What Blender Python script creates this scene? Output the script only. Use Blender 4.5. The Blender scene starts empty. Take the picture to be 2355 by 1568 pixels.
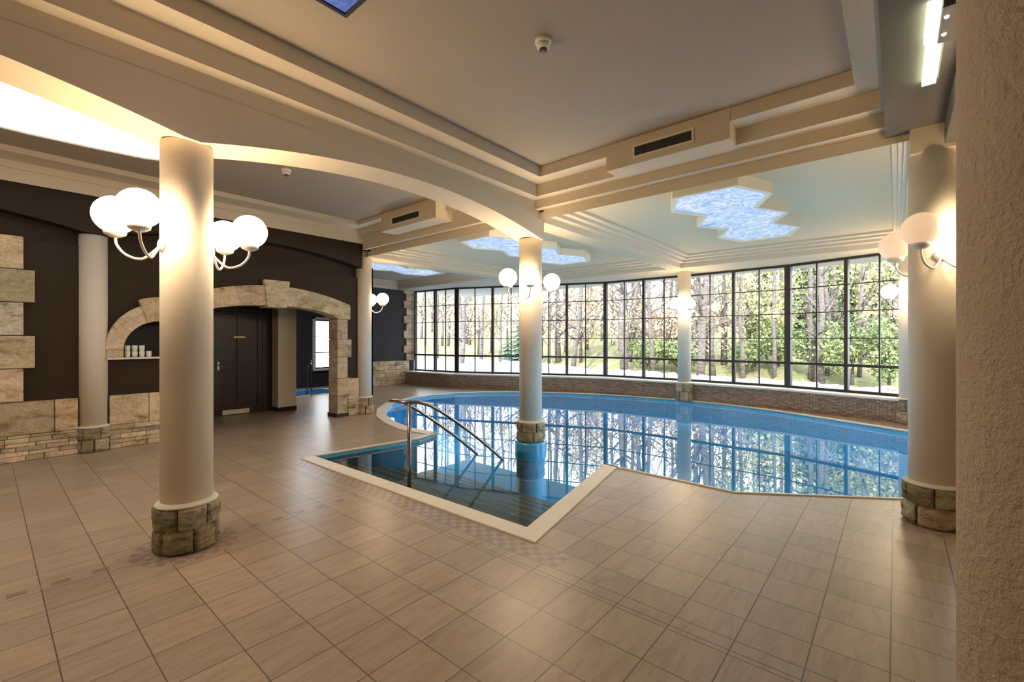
import bpy, bmesh, math, random
from mathutils import Vector, Matrix
from mathutils.geometry import tessellate_polygon
R=random.Random(7)
SC=bpy.context.scene; COL=SC.collection
PI=math.pi
# ------------------------------------------------------------------ materials
MATS={}
def newmat(name):
    m=bpy.data.materials.new(name); m.use_nodes=True
    nt=m.node_tree; nt.nodes.clear()
    out=nt.nodes.new('ShaderNodeOutputMaterial')
    MATS[name]=m
    return m,nt,out
def bsdf(nt,out,col=(.8,.8,.8),rough=.5,metal=0,spec=.5):
    b=nt.nodes.new('ShaderNodeBsdfPrincipled')
    b.inputs['Base Color'].default_value=(*col,1); b.inputs['Roughness'].default_value=rough
    b.inputs['Metallic'].default_value=metal; b.inputs['Specular IOR Level'].default_value=spec
    nt.links.new(b.outputs[0],out.inputs[0]); return b
def coords(nt,scale=(1,1,1),kind='Object'):
    tc=nt.nodes.new('ShaderNodeTexCoord'); mp=nt.nodes.new('ShaderNodeMapping')
    mp.inputs['Scale'].default_value=scale
    nt.links.new(tc.outputs[kind],mp.inputs[0]); return mp.outputs[0]
def noise(nt,vec,scale,detail=4,rough=.55,dist=0):
    n=nt.nodes.new('ShaderNodeTexNoise'); n.inputs['Scale'].default_value=scale
    n.inputs['Detail'].default_value=detail; n.inputs['Roughness'].default_value=rough
    n.inputs['Distortion'].default_value=dist
    nt.links.new(vec,n.inputs['Vector']); return n.outputs['Fac']
def ramp(nt,fac,stops,interp='LINEAR'):
    r=nt.nodes.new('ShaderNodeValToRGB'); r.color_ramp.interpolation=interp
    cr=r.color_ramp
    while len(cr.elements)<len(stops): cr.elements.new(.5)
    for e,(p,c) in zip(cr.elements,stops):
        e.position=p; e.color=(*c,1) if len(c)==3 else c
    nt.links.new(fac,r.inputs[0]); return r.outputs[0]
def bump(nt,b,h,strength=.3,dist=.02):
    n=nt.nodes.new('ShaderNodeBump'); n.inputs['Strength'].default_value=strength
    n.inputs['Distance'].default_value=dist
    nt.links.new(h,n.inputs['Height']); nt.links.new(n.outputs[0],b.inputs['Normal']); return n
def mix(nt,a,b,fac,mode='MIX'):
    n=nt.nodes.new('ShaderNodeMix'); n.data_type='RGBA'; n.blend_type=mode
    for s,v in ((6,a),(7,b)):
        if isinstance(v,tuple): n.inputs[s].default_value=(*v,1)
        else: nt.links.new(v,n.inputs[s])
    if isinstance(fac,(int,float)): n.inputs[0].default_value=fac
    else: nt.links.new(fac,n.inputs[0])
    return n.outputs[2]
def math_(nt,op,a,b=None,c=None):
    n=nt.nodes.new('ShaderNodeMath'); n.operation=op
    for i,v in enumerate((a,b,c)):
        if v is None: continue
        if isinstance(v,(int,float)): n.inputs[i].default_value=v
        else: nt.links.new(v,n.inputs[i])
    return n.outputs[0]
def plaster(name,col,bs=.25,scale=60,var=.06,rough=.85,bd=.004):
    m,nt,out=newmat(name); b=bsdf(nt,out,col,rough,0,.2)
    v=coords(nt)
    c=mix(nt,tuple(x*(1-var) for x in col),tuple(min(1,x*(1+var)) for x in col),noise(nt,v,3,3))
    nt.links.new(c,b.inputs['Base Color'])
    bump(nt,b,noise(nt,v,scale,5,.65),bs,bd); return m
plaster('ceil_paint',(.41,.35,.28),.35,45,.03,.8)
plaster('beam_paint',(.66,.57,.44),.25,45,.03,.8)
plaster('pool_ceil_paint',(.58,.50,.345),.2,45,.03,.75)
plaster('shaft_paint',(.76,.69,.58),.4,55,.03,.8)
plaster('rough_stucco',(.66,.56,.44),1.0,62,.05,.9,.014)
plaster('dark_paint',(.036,.023,.014),.25,50,.1,.55)
plaster('dark_blue_paint',(.05,.046,.052),.25,50,.1,.55)
plaster('white_paint',(.80,.78,.74),.05,30,.02,.4)
plaster('cream_trim',(.78,.72,.60),.1,40,.03,.6)
plaster('coping_stone',(.86,.80,.70),.15,40,.05,.45)
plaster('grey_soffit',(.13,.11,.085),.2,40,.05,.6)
def simple(name,col,rough=.5,metal=0,spec=.5):
    m,nt,out=newmat(name); b=bsdf(nt,out,col,rough,metal,spec)
    v=coords(nt); c=mix(nt,tuple(x*.93 for x in col),tuple(min(1,x*1.05) for x in col),noise(nt,v,12,2))
    nt.links.new(c,b.inputs['Base Color']); return m
simple('window_metal',(.022,.016,.014),.4)
simple('door_wood',(.035,.016,.012),.35)
simple('metal',(.34,.31,.28),.25,1)
simple('white_enamel',(.82,.78,.74),.3)
simple('cup_white',(.80,.78,.76),.25)
simple('black',(.012,.011,.010),.6)
simple('grey_plastic',(.09,.08,.07),.5)
simple('brass',(.45,.36,.2),.35,1)
def emit(name,col,st):
    m,nt,out=newmat(name); e=nt.nodes.new('ShaderNodeEmission')
    e.inputs[0].default_value=(*col,1); e.inputs[1].default_value=st
    nt.links.new(e.outputs[0],out.inputs[0]); return m
emit('globe_lit',(1,.74,.455),18.5)
emit('sky_panel',(.96,.97,1),.62)
emit('tube_green',(.86,1,.70),5)
emit('spot',(1,.95,.8),2)
# unlit opal glass globe
m,nt,out=newmat('globe_off'); b=bsdf(nt,out,(.92,.86,.82),.15)
tl=nt.nodes.new('ShaderNodeBsdfTranslucent'); tl.inputs[0].default_value=(.95,.90,.86,1); mx_=nt.nodes.new('ShaderNodeMixShader'); mx_.inputs[0].default_value=.6
nt.links.new(b.outputs[0],mx_.inputs[1]); nt.links.new(tl.outputs[0],mx_.inputs[2]); nt.links.new(mx_.outputs[0],out.inputs[0])
# crystal ceiling light
def crystal(name,st,c0,c1,c2):
    m,nt,out=newmat(name); v=coords(nt,(1,1,1))
    e=nt.nodes.new('ShaderNodeEmission')
    f=noise(nt,v,6,8,.75,1.6)
    c=ramp(nt,f,[(.36,c0),(.5,c1),(.62,c2)])
    nt.links.new(c,e.inputs[0]); e.inputs[1].default_value=st
    g=nt.nodes.new('ShaderNodeBsdfGlossy'); g.inputs['Roughness'].default_value=.2
    s=nt.nodes.new('ShaderNodeMixShader'); s.inputs[0].default_value=.08
    nt.links.new(e.outputs[0],s.inputs[1]); nt.links.new(g.outputs[0],s.inputs[2]); nt.links.new(s.outputs[0],out.inputs[0])
crystal('crystal',.44,(.24,.42,.78),(.50,.70,1),(.88,.95,1))
crystal('crystal_dim',.35,(.08,.12,.4),(.15,.22,.6),(.3,.38,.75))
# stone: per-block tint from the mesh's own attribute
def stone(name,base,dark,light,rough=.8,bs=.8,sc=1,rows=None):
    m,nt,out=newmat(name); b=bsdf(nt,out,base,rough,0,.25)
    v=coords(nt,(1,1,1)); v2=coords(nt,(1,1,2.6))
    n1=noise(nt,v2,3.2*sc,6,.62,.6); n2=noise(nt,v,26*sc,5,.7)
    c=ramp(nt,n1,[(.28,dark),(.46,base),(.7,light)])
    c=mix(nt,c,ramp(nt,n2,[(.3,(.6,.57,.54)),(.6,(1.08,1.06,1.04))]),.7,'MULTIPLY')
    a=nt.nodes.new('ShaderNodeAttribute'); a.attribute_name='tint'
    c=mix(nt,c,a.outputs['Color'],1,'MULTIPLY')
    nt.links.new(c,b.inputs['Base Color'])
    h=math_(nt,'ADD',n2,math_(nt,'MULTIPLY',n1,1.5))
    bump(nt,b,h,bs,.02); return m
stone('sandstone',(.66,.53,.36),(.24,.17,.10),(.82,.71,.55))
stone('base_stone',(.42,.34,.22),(.13,.095,.05),(.62,.54,.40),bs=1.0,sc=1.8)
stone('boulder',(.75,.78,.85),(.4,.42,.48),(.93,.94,.97),bs=.8)
stone('bark',(.16,.14,.13),(.07,.06,.055),(.30,.28,.27),bs=.8,sc=2)
# ledgestone for the window parapet
m,nt,out=newmat('ledgestone'); b=bsdf(nt,out,(.3,.24,.2),.8,0,.3)
tc=nt.nodes.new('ShaderNodeTexCoord'); sp=nt.nodes.new('ShaderNodeSeparateXYZ'); nt.links.new(tc.outputs['UV'],sp.inputs[0])
br=nt.nodes.new('ShaderNodeTexBrick'); cb=nt.nodes.new('ShaderNodeCombineXYZ')
nt.links.new(sp.outputs[0],cb.inputs[0]); nt.links.new(sp.outputs[1],cb.inputs[1]); nt.links.new(cb.outputs[0],br.inputs[0])
br.inputs['Scale'].default_value=1; br.inputs['Brick Width'].default_value=.12; br.inputs['Row Height'].default_value=.027
br.inputs['Mortar Size'].default_value=.004; br.inputs['Color1'].default_value=(.36,.28,.22,1); br.inputs['Color2'].default_value=(.58,.48,.41,1)
br.inputs['Mortar'].default_value=(.15,.12,.10,1)
n=noise(nt,cb.outputs[0],22,5,.7); c=mix(nt,br.outputs[0],ramp(nt,n,[(.3,(.5,.42,.38)),(.65,(1.2,1.1,1.05))]),.9,'MULTIPLY')
nt.links.new(c,b.inputs['Base Color']); bump(nt,b,math_(nt,'ADD',n,math_(nt,'MULTIPLY',br.outputs[1],-1)),.9,.02)
# pool tile
def pooltile(name,c0,c1,grout,sz=.05,rough=.2):
    m,nt,out=newmat(name); b=bsdf(nt,out,c0,rough)
    v=coords(nt); sp=nt.nodes.new('ShaderNodeSeparateXYZ'); nt.links.new(v,sp.inputs[0])
    g=None
    for i in range(3):
        f=math_(nt,'FRACT',math_(nt,'MULTIPLY',math_(nt,'ADD',sp.outputs[i],50.013),1/sz))
        l=math_(nt,'LESS_THAN',f,.08); g=l if g is None else math_(nt,'MAXIMUM',g,l)
    c=mix(nt,c0,c1,noise(nt,v,6,3)); c=mix(nt,c,grout,math_(nt,'MULTIPLY',g,.5))
    nt.links.new(c,b.inputs['Base Color']); return m
pooltile('blue_tile',(.05,.45,.80),(.09,.53,.86),(.35,.6,.85),.05)
pooltile('step_tile',(.20,.21,.165),(.27,.27,.21),(.05,.06,.055),.12)
# step nosings drawn by a rib of lighter tile
simple('nosing_tile',(.34,.34,.27),.3)
# water: fresnel mirror over clear tinted transmission
m,nt,out=newmat('water')
fr=nt.nodes.new('ShaderNodeFresnel'); fr.inputs[0].default_value=1.6
tr=nt.nodes.new('ShaderNodeBsdfTransparent'); tr.inputs[0].default_value=(.80,.92,.95,1)
gl=nt.nodes.new('ShaderNodeBsdfGlossy'); gl.inputs['Roughness'].default_value=.0; gl.inputs[0].default_value=(.97,.98,1,1)
ms=nt.nodes.new('ShaderNodeMixShader'); nt.links.new(fr.outputs[0],ms.inputs[0]); nt.links.new(tr.outputs[0],ms.inputs[1]); nt.links.new(gl.outputs[0],ms.inputs[2])
v=coords(nt); bn=nt.nodes.new('ShaderNodeBump'); bn.inputs['Strength'].default_value=.012; bn.inputs['Distance'].default_value=.05
nt.links.new(noise(nt,v,1.3,2,.5),bn.inputs['Height']); nt.links.new(bn.outputs[0],gl.inputs['Normal']); nt.links.new(bn.outputs[0],fr.inputs['Normal'])
nt.links.new(ms.outputs[0],out.inputs[0])
# window glass
m,nt,out=newmat('glass')
fr=nt.nodes.new('ShaderNodeFresnel'); fr.inputs[0].default_value=1.45
tr=nt.nodes.new('ShaderNodeBsdfTransparent'); tr.inputs[0].default_value=(.97,.98,.98,1)
gl=nt.nodes.new('ShaderNodeBsdfGlossy'); gl.inputs['Roughness'].default_value=.0
ms=nt.nodes.new('ShaderNodeMixShader'); nt.links.new(math_(nt,'MULTIPLY',fr.outputs[0],.6),ms.inputs[0]); nt.links.new(tr.outputs[0],ms.inputs[1]); nt.links.new(gl.outputs[0],ms.inputs[2])
nt.links.new(ms.outputs[0],out.inputs[0])
# floor tiles
m,nt,out=newmat('floor_tile'); b=bsdf(nt,out,(.5,.42,.34),.4,0,.5)
v=coords(nt); sp=nt.nodes.new('ShaderNodeSeparateXYZ'); nt.links.new(v,sp.inputs[0])
X,Y=sp.outputs[0],sp.outputs[1]
P=.306
zone=math_(nt,'GREATER_THAN',X,2.46)
xo=math_(nt,'ADD',X,math_(nt,'MULTIPLY',zone,-.052))   # second tile field starts after the narrow strip
u=math_(nt,'MULTIPLY',math_(nt,'ADD',xo,-.235+30*P),1/P); w=math_(nt,'MULTIPLY',math_(nt,'ADD',Y,-.02+30*P),1/P)
fu,fw=math_(nt,'FRACT',u),math_(nt,'FRACT',w)
def line(f,wd): return math_(nt,'MAXIMUM',math_(nt,'LESS_THAN',f,wd),math_(nt,'GREATER_THAN',f,1-wd))
gu=line(fu,.009); gw=line(fw,.010)
def strip(S,a,wd=.004): return math_(nt,'LESS_THAN',math_(nt,'ABSOLUTE',math_(nt,'SUBTRACT',S,a)),wd)
g=math_(nt,'MAXIMUM',gu,math_(nt,'MAXIMUM',gw,math_(nt,'MAXIMUM',strip(X,2.414,.003),strip(X,2.509,.003))))
cid=nt.nodes.new('ShaderNodeCombineXYZ'); nt.links.new(math_(nt,'FLOOR',u),cid.inputs[0]); nt.links.new(math_(nt,'FLOOR',w),cid.inputs[1])
wn=nt.nodes.new('ShaderNodeTexWhiteNoise'); nt.links.new(cid.outputs[0],wn.inputs[0])
# veins, turned by a quarter on the second field, offset per tile
va=nt.nodes.new('ShaderNodeVectorMath'); va.operation='ADD'; nt.links.new(v,va.inputs[0])
wc=nt.nodes.new('ShaderNodeVectorMath'); wc.operation='SCALE'; nt.links.new(wn.outputs['Color'],wc.inputs[0]); wc.inputs['Scale'].default_value=7
nt.links.new(wc.outputs[0],va.inputs[1])
mp=nt.nodes.new('ShaderNodeMapping'); mp.inputs['Scale'].default_value=(3.0,17,1); mp.inputs['Rotation'].default_value=(0,0,.18); nt.links.new(va.outputs[0],mp.inputs[0])
vein=noise(nt,mp.outputs[0],1.1,5,.6,1.0)
spk=noise(nt,v,70,3,.6)
c=ramp(nt,vein,[(.28,(.36,.285,.205)),(.5,(.44,.355,.265)),(.72,(.49,.405,.315))])
c=mix(nt,c,mix(nt,(.90,.88,.86),(1.08,1.05,1.03),wn.outputs['Value']),1,'MULTIPLY')
c=mix(nt,c,ramp(nt,spk,[(.3,(.86,.84,.82)),(.6,(1,1,1))]),.7,'MULTIPLY')
def sstep(val,lo,hi): 
    n=nt.nodes.new('ShaderNodeMapRange'); n.inputs[1].default_value=lo; n.inputs[2].default_value=hi; nt.links.new(val,n.inputs[0]); return n.outputs[0]
def between(S,a,b_): return math_(nt,'MULTIPLY',math_(nt,'GREATER_THAN',S,a),math_(nt,'LESS_THAN',S,b_))
def brickpat(S,T,a,sl,st,duty):
    row=math_(nt,'FLOOR',math_(nt,'MULTIPLY',math_(nt,'SUBTRACT',S,a),1/st))
    f=math_(nt,'FRACT',math_(nt,'ADD',math_(nt,'MULTIPLY',math_(nt,'ADD',T,40),1/sl),math_(nt,'MULTIPLY',row,.5)))
    return math_(nt,'LESS_THAN',f,duty)
# mosaic border beside the pool and the course of small dark bricks between the columns
bandm=math_(nt,'MULTIPLY',between(X,2.52,2.68),between(Y,1.75,5.7)); bp=math_(nt,'MULTIPLY',bandm,brickpat(X,Y,2.52,.12,.055,.5))
band2=math_(nt,'MULTIPLY',between(Y,4.03,4.10),math_(nt,'LESS_THAN',X,2.42)); bp2=math_(nt,'MULTIPLY',band2,brickpat(Y,X,4.03,.19,.07,.45))
def ring(cx,cy,r0,r1):
    dx=math_(nt,'SUBTRACT',X,cx); dy=math_(nt,'SUBTRACT',Y,cy)
    rr=math_(nt,'SQRT',math_(nt,'ADD',math_(nt,'MULTIPLY',dx,dx),math_(nt,'MULTIPLY',dy,dy)))
    inr=between(rr,r0,r1)
    an=math_(nt,'ARCTAN2',dy,dx); row=math_(nt,'FLOOR',math_(nt,'MULTIPLY',rr,1/.055))
    f=math_(nt,'FRACT',math_(nt,'ADD',math_(nt,'MULTIPLY',an,2.7),math_(nt,'MULTIPLY',row,.5)))
    return inr,math_(nt,'MULTIPLY',inr,math_(nt,'LESS_THAN',f,.5))
i1,r1=ring(1.0,4.07,.0,.335); i2,r2=ring(5.2,-.245,.0,.335)
darkb=math_(nt,'MAXIMUM',math_(nt,'MAXIMUM',bp,bp2),math_(nt,'MAXIMUM',r1,r2))
inb=math_(nt,'MAXIMUM',math_(nt,'MAXIMUM',i1,i2),math_(nt,'MAXIMUM',bandm,band2))
g=math_(nt,'MULTIPLY',g,math_(nt,'SUBTRACT',1,math_(nt,'MULTIPLY',inb,.6)))
c=mix(nt,c,(.40,.31,.26),math_(nt,'MULTIPLY',inb,.55))
c=mix(nt,c,(.24,.155,.12),math_(nt,'MULTIPLY',darkb,.62))
c=mix(nt,c,(.09,.062,.045),math_(nt,'MULTIPLY',g,.88))
nt.links.new(c,b.inputs['Base Color'])
rg=nt.nodes.new('ShaderNodeMapRange'); rg.inputs[3].default_value=.24; rg.inputs[4].default_value=.40; nt.links.new(vein,rg.inputs[0]); nt.links.new(rg.outputs[0],b.inputs['Roughness'])
bump(nt,b,math_(nt,'SUBTRACT',math_(nt,'ADD',vein,math_(nt,'MULTIPLY',spk,.4)),math_(nt,'MULTIPLY',g,2)),.22,.004)
# outdoors
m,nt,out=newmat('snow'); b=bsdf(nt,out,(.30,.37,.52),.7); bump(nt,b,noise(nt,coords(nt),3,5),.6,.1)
m,nt,out=newmat('hill'); b=bsdf(nt,out,(.3,.27,.16),.9)
v=coords(nt); c=ramp(nt,noise(nt,v,.55,8,.75),[(.3,(.06,.08,.035)),(.45,(.36,.31,.19)),(.55,(.22,.26,.08)),(.68,(.58,.48,.36)),(.8,(.7,.66,.56))])
nt.links.new(c,b.inputs['Base Color']); bump(nt,b,noise(nt,v,4,6,.7),1,.2)
def leaf(name,a,b2):
    m,nt,out=newmat(name); p=bsdf(nt,out,a,.7,0,.2)
    c=mix(nt,a,b2,noise(nt,coords(nt),1.7,4,.7)); nt.links.new(c,p.inputs['Base Color'])
leaf('leaf_green',(.10,.15,.07),(.34,.40,.18))
leaf('leaf_yellow',(.30,.31,.12),(.62,.60,.34))
leaf('leaf_beige',(.36,.27,.19),(.66,.55,.42))
leaf('leaf_dark',(.05,.10,.08),(.13,.2,.14))
# ------------------------------------------------------------------ mesh builder
class MB:
    def __init__(s): s.v=[]; s.f=[]; s.t=[]; s.sm=[]; s.uv={}
    def face(s,idx,tint=(1,1,1),smooth=False): s.f.append(tuple(idx)); s.t.append(tint); s.sm.append(smooth)
    def vert(s,p): s.v.append(tuple(p)); return len(s.v)-1
    def quad(s,a,b,c,d,tint=(1,1,1)): s.face([s.vert(p) for p in (a,b,c,d)],tint)
    def box(s,x0,x1,y0,y1,z0,z1,tint=(1,1,1),M=None):
        p=[Vector((x,y,z)) for z in (z0,z1) for y in (y0,y1) for x in (x0,x1)]
        if M is not None: p=[M@q for q in p]
        i=[s.vert(q) for q in p]
        for f in ((0,2,3,1),(4,5,7,6),(0,1,5,4),(2,6,7,3),(0,4,6,2),(1,3,7,5)): s.face([i[k] for k in f],tint)
        return s
    def prism(s,pts,z0,z1,tint=(1,1,1),axis='z',caps=True):
        # pts: 2D outline; axis the extrusion direction
        def P(a,b,h):
            return {'z':(a,b,h),'y':(a,h,b),'x':(h,a,b)}[axis]
        lo=[s.vert(P(a,b,z0)) for a,b in pts]; hi=[s.vert(P(a,b,z1)) for a,b in pts]; n=len(pts)
        for i in range(n):
            j=(i+1)%n; s.face((lo[i],lo[j],hi[j],hi[i]),tint)
        if caps:
            for ring in (lo,hi):
                for t in tessellate_polygon([[Vector((a,b,0)) for a,b in pts]]): s.face([ring[k] for k in t],tint)
        return s
    def flat(s,loops,z,tint=(1,1,1),axis='z'):
        def P(a,b): return {'z':(a,b,z),'y':(a,z,b),'x':(z,a,b)}[axis]
        al=[p for l in loops for p in l]; ix=[s.vert(P(*p)) for p in al]
        for t in tessellate_polygon([[Vector((a,b,0)) for a,b in l] for l in loops]): s.face([ix[k] for k in t],tint)
        return s
    def lathe(s,prof,c=(0,0,0),n=32,smooth=True,tint=(1,1,1),cap=True,M=None):
        rings=[]
        for r,z in prof:
            ring=[]
            for k in range(n):
                a=2*PI*k/n; q=Vector((c[0]+r*math.cos(a),c[1]+r*math.sin(a),c[2]+z))
                if M is not None: q=M@q
                ring.append(s.vert(q))
            rings.append(ring)
        for A,B in zip(rings,rings[1:]):
            for k in range(n): s.face((A[k],A[(k+1)%n],B[(k+1)%n],B[k]),tint,smooth)
        if cap:
            s.face(rings[0][::-1],tint); s.face(rings[-1],tint)
        return s
    def tube(s,pts,r,n=10,closed=False,tint=(1,1,1)):
        pts=[Vector(p) for p in pts]; rs=r if isinstance(r,(list,tuple)) else [r]*len(pts)
        rings=[]; up=Vector((.13,.21,1)).normalized(); prev=None
        for i,p in enumerate(pts):
            t=(pts[min(i+1,len(pts)-1)]-pts[max(i-1,0)]).normalized()
            if prev is None:
                a=t.cross(up); 
                if a.length<.1: a=t.cross(Vector((1,0,0)))
            else: a=prev-t*prev.dot(t)
            a.normalize(); prev=a; b=t.cross(a)
            rings.append([s.vert(p+(a*math.cos(2*PI*k/n)+b*math.sin(2*PI*k/n))*rs[i]) for k in range(n)])
        for A,B in zip(rings,rings[1:]):
            for k in range(n): s.face((A[k],A[(k+1)%n],B[(k+1)%n],B[k]),tint,True)
        s.face(rings[0][::-1],tint); s.face(rings[-1],tint); return s
    def sphere(s,c,r,n=24,m=14,sz=1,tint=(1,1,1)):
        prof=[(r*math.sin(PI*k/m)+1e-4,-r*sz*math.cos(PI*k/m)) for k in range(m+1)]
        return s.lathe(prof,c,n,True,tint,False)
    def build(s,name,mat,parent=None,bevel=0,seg=1,loc=None,face_to=None):
        me=bpy.data.meshes.new(name); me.from_pydata(s.v,[],s.f)
        me.polygons.foreach_set('use_smooth',s.sm)
        ca=me.color_attributes.new('tint','FLOAT_COLOR','CORNER')
        cols=[]
        for f,t in zip(s.f,s.t): cols+= [*t,1]*len(f)
        ca.data.foreach_set('color',cols)
        bm=bmesh.new(); bm.from_mesh(me)
        bmesh.ops.recalc_face_normals(bm,faces=bm.faces)
        if face_to is not None:
            for f in bm.faces:
                if f.normal.dot(Vector(face_to))<0: f.normal_flip()
        if bevel: bmesh.ops.bevel(bm,geom=[e for e in bm.edges if len(e.link_faces)==2],offset=bevel,segments=seg,affect='EDGES',profile=.6)
        bm.to_mesh(me); bm.free()
        me.materials.append(MATS[mat]); me.update()
        o=bpy.data.objects.new(name,me); COL.objects.link(o)
        if parent: 
            o.parent=parent
            if loc is None: o.matrix_parent_inverse=Matrix.Translation(-parent.location) if parent.rotation_euler.z==0 else Matrix()
        if loc: o.location=loc
        return o
def smooth_path(pts,k=6):
    P=[Vector(p) for p in pts]; P=[P[0]*2-P[1]]+P+[P[-1]*2-P[-2]]; out=[]
    for i in range(1,len(P)-2):
        for j in range(k):
            t=j/k; a,b,c,d=P[i-1],P[i],P[i+1],P[i+2]
            out.append(.5*((2*b)+(c-a)*t+(2*a-5*b+4*c-d)*t*t+(3*b-a-3*c+d)*t**3))
    out.append(P[-2]); return out
def tag(o,label=None,cat=None,group=None,kind=None):
    if label: o['label']=label
    if cat: o['category']=cat
    if group: o['group']=group
    if kind: o['kind']=kind
    return o
def struct(o,label,cat): return tag(o,label,cat,None,'structure')
def empty(name,loc=(0,0,0)):
    o=bpy.data.objects.new(name,None); COL.objects.link(o); o.location=loc; o.empty_display_size=.1; return o
def tcol(lo=.75,hi=1.15,sat=.06):
    k=R.uniform(lo,hi); return (k*(1+R.uniform(-sat,sat)),k,k*(1+R.uniform(-sat*1.5,sat)))
# ------------------------------------------------------------------ camera
F=1036.4; HC=1.55
cam=bpy.data.cameras.new('camera'); co=bpy.data.objects.new('camera',cam); COL.objects.link(co)
al=math.atan((2060-1177.5)/F)
co.location=(0,0,HC)
yaw=math.atan2(math.sin(PI/2-al+0),math.cos(PI/2-al))  # forward = (cos al, sin al) in world X,Y
fwd=Vector((math.cos(al),math.sin(al),0))
co.rotation_euler=fwd.to_track_quat('-Z','Y').to_euler()
cam.sensor_width=36; cam.lens=F/2355*36; cam.shift_y=-4/2355; cam.clip_start=.05; cam.clip_end=400
SC.camera=co
# ------------------------------------------------------------------ pool outline
pool=[(2.89,2.30),(4.99,2.745),(4.94,1.24),(5.78,-.03),(6.7,-.95),(8.4,-1.3),(9.6,-1.1),(10.05,-.2),
      (10.65,1.0),(11.15,2.1),(11.42,3.2),(11.52,4.3),(11.4,5.4),(11.15,6.5),(10.75,7.5),(10.2,8.45),(9.5,9.2),(8.8,9.65),(8.1,9.8),(7.3,9.7),(6.5,9.3),(5.8,8.6),(5.3,7.85),(5.0,7.1),(4.84,6.45),(4.88,5.79),(4.42,5.66),(2.84,5.86)]
hot=[(5.2,12.35),(6.9,12.35),(6.9,13.75),(5.2,13.75)]
def fill_holes(loops,z):
    from mathutils.geometry import delaunay_2d_cdt
    vs_=[Vector(p) for l in loops for p in l]; ed=[]; b0=0
    for l in loops: ed+=[(b0+i,b0+(i+1)%len(l)) for i in range(len(l))]; b0+=len(l)
    vv,_,ff,_,_,_=delaunay_2d_cdt(vs_,ed,[],0,1e-5)
    def inside(x,y,l):
        c=False
        for i in range(len(l)):
            (x1,y1),(x2,y2)=l[i],l[i-1]
            if (y1>y)!=(y2>y) and x<(x2-x1)*(y-y1)/(y2-y1)+x1: c=not c
        return c
    mb=MB()
    for v in vv: mb.vert((v.x,v.y,z))
    for f in ff:
        c=sum((vv[k] for k in f),Vector((0,0)))/len(f)
        if inside(c.x,c.y,loops[0]) and not any(inside(c.x,c.y,l) for l in loops[1:]): mb.face(list(f))
    return mb
fl=fill_holes([[(-4.6,-4.1),(12.2,-4.1),(12.2,14.5),(-4.6,14.5)],pool,hot],0)
struct(fl.build('floor','floor_tile',face_to=(0,0,1)),'beige veined stone tile floor around the indoor pool with dark joints','floor')
# pool thing
pe=empty('swimming_pool',(7,4,-.8)); tag(pe,'large free-form indoor swimming pool with still blue water below the windows','pool')
D=-.80
bs=MB()
def wallring(mb,pts,z0,z1):
    for i in range(len(pts)):
        a,b=pts[i],pts[(i+1)%len(pts)]; mb.quad((*a,z0),(*b,z0),(*b,z1),(*a,z1))
wallring(bs,pool,D,-.004); pf=fill_holes([pool],D); b0=len(bs.v); bs.v+=pf.v; [bs.face([k+b0 for k in f]) for f in pf.f]; bs.build('basin','blue_tile',pe)
wt=fill_holes([pool],-.05); tag(wt.build('water','water',pe,face_to=(0,0,1)),'clear still water mirroring the windows')
st=MB(); no=MB(); xs=[2.89,3.19,3.49,3.79,4.09,4.39,4.69,4.96]
for k in range(7):
    a,b=xs[k],xs[k+1]; zt=-.13-.085*k
    def ylo(x): return 2.30+(x-2.89)*(.445/2.10)+.004
    def yhi(x): return 5.855-(x-2.84)*(.2/1.58)-.004
    st.prism([(a+.003,ylo(a)),(b,ylo(b)),(b,yhi(b)),(a+.003,yhi(a))],D+.002,zt)
    no.prism([(b-.05,ylo(b)),(b+.004,ylo(b)),(b+.004,yhi(b)),(b-.05,yhi(b))],zt-.02,zt+.003)
sto=st.build('steps','step_tile',pe); no.build('step_nosing','nosing_tile',sto)
cp=MB()
def coping(i0,i1,w):
    n=len(pool); idx=[i%n for i in range(i0,i1+1)]
    out=[]
    for k in idx:
        p=Vector(pool[k]); a=Vector(pool[(k-1)%n]); b=Vector(pool[(k+1)%n])
        def nr(u,v): d=(v-u).normalized(); return Vector((d.y,-d.x))   # outline runs anticlockwise -> outward is to the right
        n1,n2=nr(a,p),nr(p,b)
        if k==idx[0] and i1-i0<n: nn=n2; s=1
        elif k==idx[-1] and i1-i0<n: nn=n1; s=1
        else:
            nn=(n1+n2).normalized(); s=1/max(.45,nn.dot(n1))
        out.append(p+nn*w*s)
    for k in range(len(idx)-1):
        a,b=Vector(pool[idx[k]]),Vector(pool[idx[k+1]]); c,d=out[k+1],out[k]
        cp.prism([(a.x,a.y),(b.x,b.y),(c.x,c.y),(d.x,d.y)],-.03,.012)
coping(-1,1,.175)
coping(7,20,.10); coping(20,25,.20); coping(25,27,.045)
coping(1,7,.03)
cp.build('coping','coping_stone',pe)
emit('pool_fill_lens',(.75,.92,1),6)  # unseen lamps under water, added only to brighten the blue basin
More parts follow.
